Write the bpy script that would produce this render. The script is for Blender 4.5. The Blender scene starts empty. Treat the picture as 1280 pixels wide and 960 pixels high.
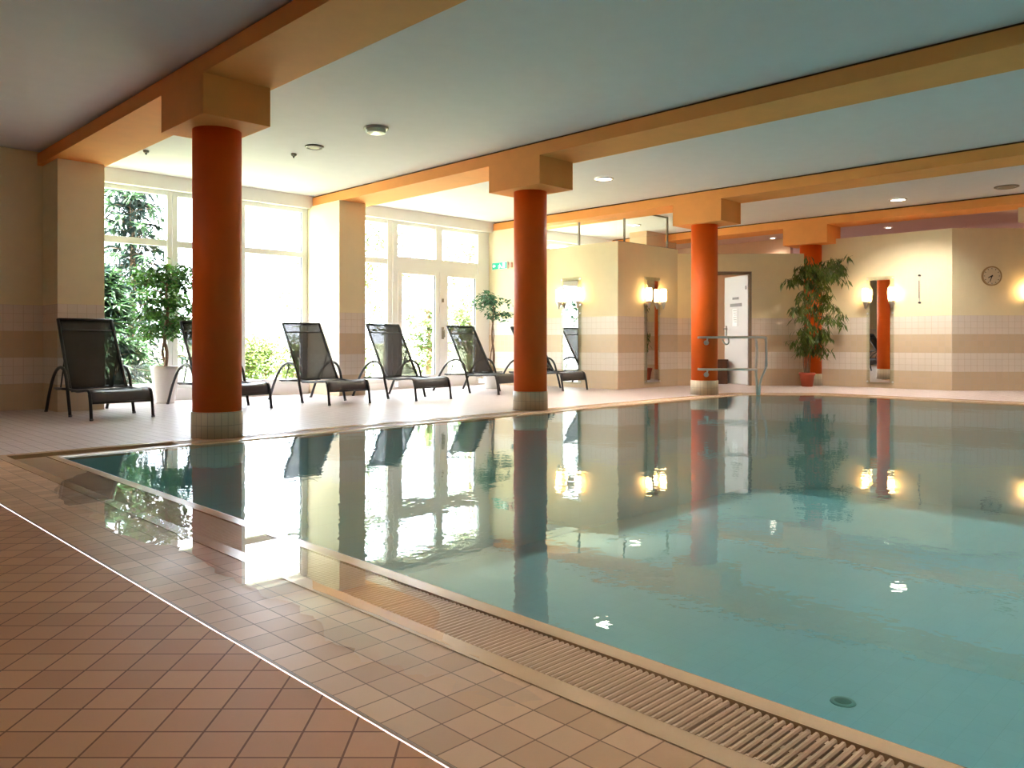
import bpy, bmesh, math, random
from mathutils import Vector, Matrix
from mathutils.geometry import tessellate_polygon

S = bpy.context.scene
COL = S.collection
PI = math.pi

# ------------------------------------------------------------------ camera, sky, exposure
EYE = 0.75
cd = bpy.data.cameras.new('camera')
cam = bpy.data.objects.new('camera', cd)
COL.objects.link(cam)
cam.location = (0, 0, EYE)
cam.rotation_euler = (PI / 2, 0, math.radians(45.34 - 90))
cd.sensor_width = 36
cd.lens = 996.5 / 1280 * 36
cd.shift_y = -52.5 / 1280
cd.clip_start = 0.05
S.camera = cam

SKY = 12.5
SUN = 150.0
DOWNLIGHT = 300.0
SCONCE = 14.0
w = bpy.data.worlds.new('sky')
S.world = w
w.use_nodes = True
nt = w.node_tree
bg = nt.nodes['Background']
bg.inputs['Color'].default_value = (0.84, 0.87, 1.0, 1)
bg.inputs['Strength'].default_value = SKY

sd = bpy.data.lights.new('sun', 'SUN')
sd.energy = SUN
sd.color = (0.93, 0.90, 1.0)
sd.angle = math.radians(3)
sun = bpy.data.objects.new('sun', sd)
COL.objects.link(sun)
# high sun coming along the window front from the left, slightly from behind the building
sun.rotation_euler = Vector((0.80, 0.16, -0.95)).to_track_quat('-Z', 'Y').to_euler()

S.view_settings.view_transform = 'Standard'
S.view_settings.look = 'None'
S.view_settings.gamma = 1
S.view_settings.use_curve_mapping = False
S.view_settings.exposure = 0.68
S.cycles.max_bounces = 10
S.cycles.diffuse_bounces = 6
S.cycles.glossy_bounces = 5
S.cycles.transparent_max_bounces = 16
S.cycles.sample_clamp_indirect = 8
S.cycles.caustics_reflective = False
S.cycles.caustics_refractive = False

# ------------------------------------------------------------------ materials
MATS = {}


def srgb(r, g, b):
    f = lambda c: (c / 255 / 12.92) if c / 255 <= 0.04045 else ((c / 255 + 0.055) / 1.055) ** 2.4
    return (f(r), f(g), f(b))


def newmat(name):
    m = bpy.data.materials.new(name)
    m.use_nodes = True
    MATS[name] = m
    n = m.node_tree
    return m, n, n.nodes['Principled BSDF'], n.nodes['Material Output']


def plain(name, col, rough=0.5, metal=0.0, noise=0.06, scale=6.0, bump=0.0, spec=0.5, emit=None, estr=0.0):
    m, n, p, out = newmat(name)
    tc = n.nodes.new('ShaderNodeTexCoord')
    nz = n.nodes.new('ShaderNodeTexNoise')
    nz.inputs['Scale'].default_value = scale
    nz.inputs['Detail'].default_value = 4
    n.links.new(tc.outputs['Object'], nz.inputs['Vector'])
    rp = n.nodes.new('ShaderNodeValToRGB')
    a = [max(0, c * (1 - noise)) for c in col]
    b = [min(1, c * (1 + noise)) for c in col]
    rp.color_ramp.elements[0].position = 0.3
    rp.color_ramp.elements[1].position = 0.7
    rp.color_ramp.elements[0].color = (*a, 1)
    rp.color_ramp.elements[1].color = (*b, 1)
    n.links.new(nz.outputs['Fac'], rp.inputs['Fac'])
    n.links.new(rp.outputs['Color'], p.inputs['Base Color'])
    p.inputs['Roughness'].default_value = rough
    p.inputs['Metallic'].default_value = metal
    p.inputs['Specular IOR Level'].default_value = spec
    if bump:
        nb = n.nodes.new('ShaderNodeTexNoise')
        nb.inputs['Scale'].default_value = 160
        n.links.new(tc.outputs['Object'], nb.inputs['Vector'])
        bp = n.nodes.new('ShaderNodeBump')
        bp.inputs['Strength'].default_value = bump
        bp.inputs['Distance'].default_value = 0.004
        n.links.new(nb.outputs['Fac'], bp.inputs['Height'])
        n.links.new(bp.outputs['Normal'], p.inputs['Normal'])
    if emit:
        p.inputs['Emission Color'].default_value = (*emit, 1)
        p.inputs['Emission Strength'].default_value = estr
    return m


def tile(name, c1, c2, grout, tw, th, joint=0.004, rough=0.3, band=None, rough_var=0.0, spec=0.5):
    """square tiles laid in the mesh's own metre UVs; band=(height, colour, colour) alternates two colours by courses"""
    m, n, p, out = newmat(name)
    uv = n.nodes.new('ShaderNodeUVMap')
    bk = n.nodes.new('ShaderNodeTexBrick')
    bk.offset = 0.0
    bk.squash = 1.0
    bk.inputs['Scale'].default_value = 1.0
    bk.inputs['Mortar Size'].default_value = joint / 2
    bk.inputs['Mortar Smooth'].default_value = 0.2
    bk.inputs['Bias'].default_value = 0.0
    bk.inputs['Brick Width'].default_value = tw
    bk.inputs['Row Height'].default_value = th
    bk.inputs['Color1'].default_value = (*c1, 1)
    bk.inputs['Color2'].default_value = (*c2, 1)
    bk.inputs['Mortar'].default_value = (*grout, 1)
    n.links.new(uv.outputs['UV'], bk.inputs['Vector'])
    col = bk.outputs['Color']
    if band:
        h, d1, d2 = band
        b2 = n.nodes.new('ShaderNodeTexBrick')
        b2.offset = 0.0
        for k in ('Scale', 'Mortar Size', 'Mortar Smooth', 'Bias', 'Brick Width', 'Row Height'):
            b2.inputs[k].default_value = bk.inputs[k].default_value
        b2.inputs['Color1'].default_value = (*d1, 1)
        b2.inputs['Color2'].default_value = (*d2, 1)
        b2.inputs['Mortar'].default_value = (*grout, 1)
        n.links.new(uv.outputs['UV'], b2.inputs['Vector'])
        sx = n.nodes.new('ShaderNodeSeparateXYZ')
        n.links.new(uv.outputs['UV'], sx.inputs[0])
        dv = n.nodes.new('ShaderNodeMath'); dv.operation = 'DIVIDE'; dv.inputs[1].default_value = h
        fl = n.nodes.new('ShaderNodeMath'); fl.operation = 'FLOOR'
        md = n.nodes.new('ShaderNodeMath'); md.operation = 'PINGPONG'; md.inputs[1].default_value = 1
        n.links.new(sx.outputs['Y'], dv.inputs[0])
        n.links.new(dv.outputs[0], fl.inputs[0])
        n.links.new(fl.outputs[0], md.inputs[0])
        mx = n.nodes.new('ShaderNodeMix'); mx.data_type = 'RGBA'
        n.links.new(md.outputs[0], mx.inputs['Factor'])
        n.links.new(bk.outputs['Color'], mx.inputs['A'])
        n.links.new(b2.outputs['Color'], mx.inputs['B'])
        col = mx.outputs['Result']
    n.links.new(col, p.inputs['Base Color'])
    p.inputs['Specular IOR Level'].default_value = spec
    if rough_var:
        nz = n.nodes.new('ShaderNodeTexNoise')
        nz.inputs['Scale'].default_value = 1.6
        nz.inputs['Detail'].default_value = 5
        n.links.new(uv.outputs['UV'], nz.inputs['Vector'])
        mr = n.nodes.new('ShaderNodeMapRange')
        mr.inputs['From Min'].default_value = 0.35
        mr.inputs['From Max'].default_value = 0.65
        mr.inputs['To Min'].default_value = rough - rough_var
        mr.inputs['To Max'].default_value = rough + rough_var
        n.links.new(nz.outputs['Fac'], mr.inputs['Value'])
        n.links.new(mr.outputs['Result'], p.inputs['Roughness'])
    else:
        p.inputs['Roughness'].default_value = rough
    bp = n.nodes.new('ShaderNodeBump')
    bp.inputs['Strength'].default_value = 0.35
    bp.inputs['Distance'].default_value = 0.002
    bp.invert = True
    n.links.new(bk.outputs['Fac'], bp.inputs['Height'])
    n.links.new(bp.outputs['Normal'], p.inputs['Normal'])
    return m


def clear(name, tint, ior=1.45, ripple=None, gloss=(1, 1, 1)):
    """clear sheet: straight-through tint plus a Fresnel mirror reflection"""
    m, n, p, out = newmat(name)
    n.nodes.remove(p)
    tr = n.nodes.new('ShaderNodeBsdfTransparent')
    tr.inputs['Color'].default_value = (*tint, 1)
    gl = n.nodes.new('ShaderNodeBsdfGlossy')
    gl.inputs['Roughness'].default_value = 0.0
    gl.inputs['Color'].default_value = (*gloss, 1)
    # Schlick reflectance, the same from both sides of the sheet
    ge = n.nodes.new('ShaderNodeNewGeometry')
    dt = n.nodes.new('ShaderNodeVectorMath'); dt.operation = 'DOT_PRODUCT'
    n.links.new(ge.outputs['Normal'], dt.inputs[0])
    n.links.new(ge.outputs['Incoming'], dt.inputs[1])
    ab = n.nodes.new('ShaderNodeMath'); ab.operation = 'ABSOLUTE'
    n.links.new(dt.outputs['Value'], ab.inputs[0])
    om = n.nodes.new('ShaderNodeMath'); om.operation = 'SUBTRACT'; om.inputs[0].default_value = 1.0; om.use_clamp = True
    n.links.new(ab.outputs[0], om.inputs[1])
    pw = n.nodes.new('ShaderNodeMath'); pw.operation = 'POWER'; pw.inputs[1].default_value = 5.0
    n.links.new(om.outputs[0], pw.inputs[0])
    f0 = ((ior - 1) / (ior + 1)) ** 2
    fr = n.nodes.new('ShaderNodeMath'); fr.operation = 'MULTIPLY_ADD'
    fr.inputs[1].default_value = 1 - f0
    fr.inputs[2].default_value = f0
    n.links.new(pw.outputs[0], fr.inputs[0])
    mx = n.nodes.new('ShaderNodeMixShader')
    n.links.new(fr.outputs[0], mx.inputs[0])
    n.links.new(tr.outputs[0], mx.inputs[1])
    n.links.new(gl.outputs[0], mx.inputs[2])
    n.links.new(mx.outputs[0], out.inputs['Surface'])
    if ripple:
        tc = n.nodes.new('ShaderNodeTexCoord')
        prev = None
        for sc, dist, det in ripple:
            nz = n.nodes.new('ShaderNodeTexNoise')
            nz.inputs['Scale'].default_value = sc
            nz.inputs['Detail'].default_value = det
            n.links.new(tc.outputs['Object'], nz.inputs['Vector'])
            bp = n.nodes.new('ShaderNodeBump')
            bp.inputs['Strength'].default_value = 1.0
            bp.inputs['Distance'].default_value = dist
            n.links.new(nz.outputs['Fac'], bp.inputs['Height'])
            if prev:
                n.links.new(prev.outputs['Normal'], bp.inputs['Normal'])
            prev = bp
        n.links.new(prev.outputs['Normal'], dt.inputs[0])
        n.links.new(prev.outputs['Normal'], gl.inputs['Normal'])
    return m


def leafmat(name, c1, c2, trans=0.35, rough=0.4):
    m, n, p, out = newmat(name)
    tc = n.nodes.new('ShaderNodeTexCoord')
    nz = n.nodes.new('ShaderNodeTexNoise')
    nz.inputs['Scale'].default_value = 9
    n.links.new(tc.outputs['Object'], nz.inputs['Vector'])
    rp = n.nodes.new('ShaderNodeValToRGB')
    rp.color_ramp.elements[0].position = 0.35
    rp.color_ramp.elements[1].position = 0.65
    rp.color_ramp.elements[0].color = (*c1, 1)
    rp.color_ramp.elements[1].color = (*c2, 1)
    n.links.new(nz.outputs['Fac'], rp.inputs['Fac'])
    n.links.new(rp.outputs['Color'], p.inputs['Base Color'])
    p.inputs['Roughness'].default_value = rough
    tl = n.nodes.new('ShaderNodeBsdfTranslucent')
    n.links.new(rp.outputs['Color'], tl.inputs['Color'])
    mx = n.nodes.new('ShaderNodeMixShader')
    mx.inputs[0].default_value = trans
    n.links.new(p.outputs[0], mx.inputs[1])
    n.links.new(tl.outputs[0], mx.inputs[2])
    n.links.new(mx.outputs[0], out.inputs['Surface'])
    return m


def meshcloth(name, col, openness, rough=0.5, spec=0.3):
    """woven mesh fabric: threads with see-through gaps"""
    m, n, p, out = newmat(name)
    p.inputs['Base Color'].default_value = (*col, 1)
    p.inputs['Roughness'].default_value = rough
    p.inputs['Specular IOR Level'].default_value = spec
    tc = n.nodes.new('ShaderNodeTexCoord')
    nz = n.nodes.new('ShaderNodeTexNoise')
    nz.inputs['Scale'].default_value = 40
    n.links.new(tc.outputs['Object'], nz.inputs['Vector'])
    mr = n.nodes.new('ShaderNodeMapRange')
    mr.inputs['To Min'].default_value = openness * 0.8
    mr.inputs['To Max'].default_value = openness * 1.2
    n.links.new(nz.outputs['Fac'], mr.inputs['Value'])
    tr = n.nodes.new('ShaderNodeBsdfTransparent')
    mx = n.nodes.new('ShaderNodeMixShader')
    n.links.new(mr.outputs['Result'], mx.inputs[0])
    n.links.new(p.outputs[0], mx.inputs[1])
    n.links.new(tr.outputs[0], mx.inputs[2])
    n.links.new(mx.outputs[0], out.inputs['Surface'])
    return m


CREAM = plain('cream paint', (0.85, 0.745, 0.50), 0.7, noise=0.02, bump=0.05)
WHITEP = plain('white paint', (0.88, 0.87, 0.88), 0.7, noise=0.015, bump=0.03)
CEIL = plain('ceiling paint', (0.79, 0.765, 0.815), 0.8, noise=0.015, bump=0.04)
WARMLIT = plain('warm lit ceiling', (0.74, 0.50, 0.42), 0.8, noise=0.02)  # pink puts warm lamp light into the colour of a white ceiling
PEACH = plain('peach paint', (0.66, 0.44, 0.30), 0.7, noise=0.02)
BEAM = plain('apricot paint', (0.90, 0.36, 0.09), 0.75, noise=0.03, bump=0.06)
GAPM = plain('gap shade', (0.10, 0.045, 0.015), 0.9)  # dark colour painted in for the shade of the gap above each beam
ORANGE = plain('orange paint', (0.84, 0.135, 0.012), 0.5, noise=0.03, bump=0.03, spec=0.3)
WTILE = tile('wall tile', (0.71, 0.55, 0.38), (0.68, 0.53, 0.36), (0.66, 0.54, 0.42), 0.0967, 0.0967, 0.005, 0.25,
             band=(0.29, (0.84, 0.74, 0.65), (0.81, 0.72, 0.63)))
DIAG = tile('deck tile laid diagonally', (0.60, 0.31, 0.155), (0.51, 0.25, 0.12), (0.20, 0.08, 0.03), 0.0955, 0.0955, 0.005, 0.45, rough_var=0.04, spec=0.18)
BORDER = tile('border tile', (0.72, 0.47, 0.30), (0.56, 0.34, 0.20), (0.27, 0.15, 0.085), 0.0863, 0.0863, 0.004, 0.36, rough_var=0.06, spec=0.28)
DECK = tile('deck tile', (0.61, 0.53, 0.52), (0.56, 0.48, 0.47), (0.26, 0.19, 0.17), 0.0955, 0.0955, 0.007, 0.36, spec=0.35)
BASET = tile('column base tile', (0.66, 0.56, 0.42), (0.60, 0.50, 0.37), (0.40, 0.33, 0.25), 0.051, 0.1, 0.005, 0.3)
LIP = plain('glazed rim tile', (0.66, 0.46, 0.29), 0.22, noise=0.06)
GRATE = plain('beige plastic', (0.62, 0.44, 0.30), 0.35, noise=0.04)
TROUGH = plain('channel tile', (0.22, 0.12, 0.06), 0.6)
POOL = tile('pool tile', (0.43, 0.68, 0.73), (0.41, 0.66, 0.71), (0.37, 0.61, 0.66), 0.15, 0.15, 0.004, 0.4)
WATER = clear('pool water', (0.70, 0.895, 0.91), 1.33, ripple=[(1.3, 0.0030, 1), (7.0, 0.0007, 2), (34.0, 0.00016, 1)])
WET = clear('water film', (0.98, 0.975, 0.97), 1.33, ripple=[(3.0, 0.0003, 1)])
GLASS = clear('window glass', (0.96, 0.98, 0.97), 1.45)
FROST = clear('pale panel glass', (0.93, 0.95, 0.92), 1.5)
FRAME = plain('white window frame', (0.89, 0.89, 0.91), 0.35, noise=0.01)
SEAL = plain('dark seal', (0.10, 0.10, 0.11), 0.6)
STEEL = plain('brushed steel', (0.72, 0.70, 0.67), 0.3, metal=1.0, noise=0.04)
GREYM = plain('grey metal', (0.28, 0.25, 0.22), 0.4, metal=0.6)
MIRROR = plain('mirror', (0.92, 0.93, 0.92), 0.0, metal=1.0, noise=0.0)
DARKM = plain('dark grey lounger frame', (0.022, 0.021, 0.024), 0.32, noise=0.1)
SLING = meshcloth('charcoal mesh fabric', (0.022, 0.021, 0.026), 0.23)
SLINGT = meshcloth('charcoal mesh fabric doubled', (0.030, 0.029, 0.034), 0.10, 0.38, 0.8)
SOIL = plain('potting soil', (0.05, 0.03, 0.02), 0.95, noise=0.4, scale=60)
TERRA = plain('terracotta', (0.50, 0.10, 0.05), 0.6, noise=0.08)
WPOT = plain('white glazed pot', (0.80, 0.79, 0.78), 0.25, noise=0.02)
BARK = plain('bark', (0.22, 0.13, 0.08), 0.85, noise=0.3, scale=30)
FIG = leafmat('fig leaf', (0.028, 0.10, 0.018), (0.11, 0.27, 0.04), 0.4, 0.3)
FIG2 = leafmat('narrow fig leaf', (0.05, 0.10, 0.014), (0.15, 0.20, 0.035), 0.3, 0.35)
FIG3 = leafmat('blue green leaf', (0.02, 0.10, 0.05), (0.09, 0.24, 0.12), 0.4, 0.35)
SPRUCE = leafmat('spruce needle', (0.006, 0.018, 0.013), (0.018, 0.042, 0.030), 0.2, 0.6)
SPRUCEY = leafmat('young needle', (0.03, 0.07, 0.03), (0.06, 0.12, 0.04), 0.3, 0.6)
BIRCH = leafmat('pale leaf', (0.06, 0.10, 0.03), (0.14, 0.19, 0.06), 0.5, 0.5)
HEDGE = leafmat('hedge leaf', (0.05, 0.09, 0.015), (0.14, 0.19, 0.04), 0.4, 0.5)
LAWN = plain('lawn', (0.24, 0.27, 0.14), 0.9, noise=0.35, scale=3)
PAVE = tile('terrace slab', (0.64, 0.65, 0.70), (0.58, 0.59, 0.64), (0.4, 0.38, 0.35), 0.5, 0.5, 0.008, 0.7)
DOORW = plain('pale grey door', (0.62, 0.60, 0.60), 0.4, noise=0.01)
SIGNG = plain('grey sign plate', (0.16, 0.14, 0.14), 0.4)
PAPER = plain('white paper', (0.85, 0.85, 0.87), 0.6, noise=0.01)
GREEN = plain('green sign face', (0.0, 0.36, 0.20), 0.4, noise=0.01, emit=(0.0, 0.45, 0.25), estr=0.35)
SIGNW = plain('white sign mark', (0.9, 0.95, 0.92), 0.4, noise=0.0, emit=(0.9, 1.0, 0.95), estr=0.6)
LAMPG = plain('glowing frosted glass', (0.9, 0.8, 0.6), 0.4, noise=0.0, emit=(1.0, 0.62, 0.26), estr=SCONCE)
DLON = plain('lit lamp lens', (0.9, 0.9, 0.85), 0.4, noise=0.0, emit=(1.0, 0.90, 0.72), estr=14)
DLOFF = plain('unlit lamp lens', (0.62, 0.70, 0.58), 0.15, noise=0.02)
BROWN = plain('brown wood', (0.13, 0.055, 0.03), 0.5, noise=0.15)
DRAIN = plain('dark drain', (0.07, 0.18, 0.14), 0.5)
DRAINR = plain('drain ring', (0.20, 0.40, 0.37), 0.4)
CLOCKF = plain('clock face', (0.72, 0.60, 0.42), 0.5, noise=0.02)
CLOCKR = plain('clock rim', (0.42, 0.28, 0.13), 0.35, metal=0.5)
BLACK = plain('black', (0.015, 0.012, 0.01), 0.4)
TUBEG = plain('pale glass tube', (0.72, 0.70, 0.58), 0.15, noise=0.03)


# ------------------------------------------------------------------ mesh helpers
class MB:
    """collects shapes (verts, faces, metre UVs, material slots) and links them as one mesh object"""

    def __init__(self):
        self.v, self.f, self.uv, self.mi, self.sm = [], [], [], [], []

    def face(self, pts, uvs=None, mi=0, smooth=False):
        i = len(self.v)
        self.v += [tuple(p) for p in pts]
        self.f.append(tuple(range(i, i + len(pts))))
        self.uv.append(uvs if uvs else [(p[0], p[1]) for p in pts])
        self.mi.append(mi)
        self.sm.append(smooth)

    def box(self, x0, y0, z0, x1, y1, z1, mi=0):
        self.obox((x0, y0), (x1, y0), y1 - y0, z0, z1, mi)

    def obox(self, p0, p1, t, z0, z1, mi=0):
        """box on the ground line p0->p1, thickness t to the left of it; UV = metres along, metres up"""
        a, b = Vector(p0), Vector(p1)
        d = (b - a)
        L = d.length
        d = d / L
        nrm = Vector((-d.y, d.x)) * t
        P = lambda s, k, z: (a.x + d.x * s + nrm.x * k, a.y + d.y * s + nrm.y * k, z)
        q = [(0, 0), (L, 0), (L, 1), (0, 1)]
        for i in range(4):
            (s0, k0), (s1, k1) = q[i], q[(i + 1) % 4]
            u0, u1 = s0 + k0 * t, s1 + k1 * t
            self.face([P(s0, k0, z0), P(s1, k1, z0), P(s1, k1, z1), P(s0, k0, z1)],
                      [(u0, z0), (u1, z0), (u1, z1), (u0, z1)], mi)
        self.face([P(0, 0, z1), P(L, 0, z1), P(L, 1, z1), P(0, 1, z1)], None, mi)
        self.face([P(0, 1, z0), P(L, 1, z0), P(L, 0, z0), P(0, 0, z0)], None, mi)

    def lathe(self, prof, cx=0, cy=0, n=24, mi=0, cap0=True, cap1=True, smooth=True):
        """profile [(r, z)...] around a vertical axis; UV = arc metres of the widest ring, z"""
        R = max(r for r, z in prof)
        for (r0, z0), (r1, z1) in zip(prof, prof[1:]):
            for i in range(n):
                a, b = 2 * PI * i / n, 2 * PI * (i + 1) / n
                self.face([(cx + r0 * math.cos(a), cy + r0 * math.sin(a), z0), (cx + r0 * math.cos(b), cy + r0 * math.sin(b), z0),
                           (cx + r1 * math.cos(b), cy + r1 * math.sin(b), z1), (cx + r1 * math.cos(a), cy + r1 * math.sin(a), z1)],
                          [(R * a, z0), (R * b, z0), (R * b, z1), (R * a, z1)], mi, smooth)
        for cap, (r, z), rev in ((cap0, prof[0], True), (cap1, prof[-1], False)):
            if cap and r > 1e-5:
                pts = [(cx + r * math.cos(2 * PI * i / n), cy + r * math.sin(2 * PI * i / n), z) for i in range(n)]
                self.face(pts[::-1] if rev else pts, None, mi)

    def tube(self, pts, r, n=8, mi=0, r1=None, flat=1.0):
        """round (or flattened) tube along a polyline"""
        pts = [Vector(p) for p in pts]
        r1 = r if r1 is None else r1
        rings = []
        up = Vector((0, 0, 1))
        t0 = (pts[1] - pts[0]).normalized()
        side = t0.cross(up)
        if side.length < 1e-3:
            side = Vector((1, 0, 0))
        side.normalize()
        for i, p in enumerate(pts):
            if i == 0:
                t = pts[1] - p
            elif i == len(pts) - 1:
                t = p - pts[i - 1]
            else:
                t = (pts[i + 1] - p).normalized() + (p - pts[i - 1]).normalized()
            t.normalize()
            side = (side - t * side.dot(t))
            if side.length < 1e-4:
                side = t.orthogonal()
            side.normalize()
            nn = t.cross(side)
            rr = r + (r1 - r) * i / (len(pts) - 1)
            rings.append([p + side * math.cos(2 * PI * k / n) * rr * flat + nn * math.sin(2 * PI * k / n) * rr for k in range(n)])
        for A, B in zip(rings, rings[1:]):
            for k in range(n):
                self.face([A[k], A[(k + 1) % n], B[(k + 1) % n], B[k]], None, mi, True)
        self.face(rings[0][::-1], None, mi)
        self.face(rings[-1], None, mi)

    def prism(self, outline, axis_pt, u, v, nvec, depth, mi=0):
        """extrude a 2-D outline (in the u, v plane at axis_pt) by depth along nvec"""
        A = [Vector(axis_pt) + Vector(u) * a + Vector(v) * b for a, b in outline]
        B = [p + Vector(nvec) * depth for p in A]
        self.face(A[::-1], [(a, b) for a, b in outline][::-1], mi)
        self.face(B, list(outline), mi)
        m = len(A)
        for i in range(m):
            j = (i + 1) % m
            self.face([A[i], A[j], B[j], B[i]], None, mi)

    def leaf(self, p, d, nrm, L, W, mi=0):
        p, d, nrm = Vector(p), Vector(d).normalized(), Vector(nrm)
        s = d.cross(nrm)
        if s.length < 1e-3:
            s = d.orthogonal()
        s.normalize()
        up = s.cross(d)
        m1 = p + d * L * 0.45 - up * W * 0.12
        tip = p + d * L - up * L * 0.08
        self.face([p, m1 + s * W * 0.5 + up * W * 0.2, tip, m1], None, mi)
        self.face([p, m1, tip, m1 - s * W * 0.5 + up * W * 0.2], None, mi)

    def build(self, name, mats, parent=None, weld=True, bevel=0.0):
        me = bpy.data.meshes.new(name)
        me.from_pydata(self.v, [], self.f)
        for m in (mats if isinstance(mats, (list, tuple)) else [mats]):
            me.materials.append(m)
        ul = me.uv_layers.new(name='UVMap')
        k = 0
        for i, poly in enumerate(me.polygons):
            poly.material_index = self.mi[i]
            poly.use_smooth = self.sm[i]
            for uv in self.uv[i]:
                ul.data[k].uv = uv
                k += 1
        if weld:
            bm = bmesh.new()
            bm.from_mesh(me)
            bmesh.ops.remove_doubles(bm, verts=bm.verts, dist=1e-5)
            bm.to_mesh(me)
            bm.free()
        o = bpy.data.objects.new(name, me)
        COL.objects.link(o)
        if parent:
            o.parent = parent
        if bevel:
            bv = o.modifiers.new('bevel', 'BEVEL')
            bv.width = bevel
            bv.segments = 2
            bv.limit_method = 'ANGLE'
        return o


def tag(o, label=None, cat=None, group=None, kind=None):
    if label: o['label'] = label
    if cat: o['category'] = cat
    if group: o['group'] = group
    if kind: o['kind'] = kind
    return o


def thing(name, loc, label, cat, rz=0, group=None, kind='thing'):
    o = bpy.data.objects.new(name, None)
    o.empty_display_size = 0.1
    COL.objects.link(o)
    o.location = loc
    o.rotation_euler = (0, 0, rz)
    return tag(o, label, cat, group, kind)


def copy_tree(o, parent=None):
    c = o.copy()
    COL.objects.link(c)
    if parent:
        c.parent = parent
    for ch in list(o.children):
        copy_tree(ch, c)
    return c


def struct(o, label, cat='room'):
    return tag(o, label, cat, None, 'structure')


# ------------------------------------------------------------------ pool outline and floor
ZC = 2.87
P = [(1.57, -1.5), (11.15, -1.5), (11.15, 4.95), (10.38, 5.79), (1.57, 5.79)]   # counter-clockwise


def offset(poly, d):
    """outward offset of a convex counter-clockwise polygon"""
    n = len(poly)
    L = []
    for i in range(n):
        a, b = Vector(poly[i]), Vector(poly[(i + 1) % n])
        t = (b - a).normalized()
        nr = Vector((t.y, -t.x))
        L.append((a + nr * d, t))
    out = []
    for i in range(n):
        (p, t), (q, s) = L[i - 1], L[i]
        den = t.x * s.y - t.y * s.x
        k = ((q.x - p.x) * s.y - (q.y - p.y) * s.x) / den
        out.append((p.x + t.x * k, p.y + t.y * k))
    return out


LIPW, GRW, OUTW = 0.068, 0.187, 0.06
R0, R1, R2, R3 = P, offset(P, LIPW), offset(P, LIPW + GRW), offset(P, LIPW + GRW + OUTW)


def ring(mb, A, za, B, zb, mi=0, smooth=False):
    n = len(A)
    for i in range(n):
        j = (i + 1) % n
        L = (Vector(A[j]) - Vector(A[i])).length
        mb.face([(*A[i], za), (*B[i], zb), (*B[j], zb), (*A[j], za)], [(0, 0), (0, .1), (L, .1), (L, 0)], mi, smooth)


XW = 18.0
mb = MB()
outer = [(0.91, -5), (XW, -5), (XW, 10.6), (0.91, 10.6)]
hole = [(R3[0][0] - 0.0, R3[0][1]), R3[1], R3[2], R3[3], R3[4]]
strip_x = R3[0][0]
polys = [outer, hole]
flat = [p for q in polys for p in q]
for tri in tessellate_polygon([[Vector((*p, 0)) for p in q] for q in polys]):
    pts = [flat[i] for i in tri]
    a = (pts[1][0] - pts[0][0]) * (pts[2][1] - pts[0][1]) - (pts[1][1] - pts[0][1]) * (pts[2][0] - pts[0][0])
    if a < 0:
        pts = pts[::-1]
    # tiles beside the near pool edge follow the rim
    mb.face([(*p, 0) for p in pts], [(p[0] - 0.91, p[1]) for p in pts], 0)
floor = struct(mb.build('floor', [DECK]), 'pale tiled pool deck in front of the windows', 'floor')

mb = MB()
mb.face([(0.915, -5, 0.0015), (strip_x, -5, 0.0015), (strip_x, R3[4][1], 0.0015), (0.915, R3[4][1], 0.0015)],
        [(0.0, -5), (0.3452, -5), (0.3452, R3[4][1]), (0.0, R3[4][1])])
struct(mb.build('floor_border', [BORDER]), 'four rows of brown tiles running beside the near pool edge', 'floor')
mb = MB()
a45 = math.radians(45.34)
cq = [(-5, -5), (0.905, -5), (0.905, 10.6), (-5, 10.6)]
mb.face([(*p, 0) for p in cq], [(p[0] * math.cos(a45) + p[1] * math.sin(a45) - 0.006, p[0] * math.sin(a45) - p[1] * math.cos(a45) + .02) for p in cq])
struct(mb.build('floor_near', [DIAG]), 'terracotta brown tiles laid diagonally in the foreground', 'floor')
mb = MB()
mb.box(0.9065, -5, -0.004, 0.9135, 10.0, 0.002)
struct(mb.build('trim_1', [plain('pale joint', (0.36, 0.22, 0.14), 0.32)]), 'thin pale joint between diagonal tiles and border tiles', 'trim')

# rim
mb = MB()
ring(mb, R0, -0.03, R0, -0.006)
R0b = offset(P, 0.018)
ring(mb, R0, -0.006, R0b, 0.001, smooth=True)
ring(mb, R0b, 0.001, R1, 0.001)
ring(mb, R1, 0.001, R1, -0.03)
ring(mb, R2, -0.03, R2, 0.002)
ring(mb, R2, 0.002, R3, 0.004)
ring(mb, R3, 0.004, R3, -0.01)
struct(mb.build('pool_rim', [LIP]), 'tan glazed rim tiles around the pool edge', 'pool rim')
mb = MB()
ring(mb, R1, -0.03, R1, -0.14)
ring(mb, R1, -0.14, R2, -0.14)
ring(mb, R2, -0.14, R2, -0.03)
struct(mb.build('overflow_channel_floor', [TROUGH]), 'dark overflow channel under the grates', 'pool channel')
# basin
DEPTH = 1.35
mb = MB()
n = len(P)
for i in range(n):
    j = (i + 1) % n
    L = (Vector(P[j]) - Vector(P[i])).length
    mb.face([(*P[i], -0.03), (*P[j], -0.03), (*P[j], -DEPTH), (*P[i], -DEPTH)], [(0, 0), (L, 0), (L, -DEPTH), (0, -DEPTH)])
struct(mb.build('pool_wall', [POOL]), 'turquoise tiled pool walls under water', 'pool')
mb = MB()
mb.face([(*p, -DEPTH) for p in P], [p for p in P])
struct(mb.build('pool_floor', [POOL]), 'turquoise tiled pool bottom', 'pool')
mb = MB()
mb.face([(*p, -0.008) for p in P])
tag(mb.build('pool_water', [WATER]), 'calm turquoise water filling the pool to its rim', 'water', None, 'stuff')

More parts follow.
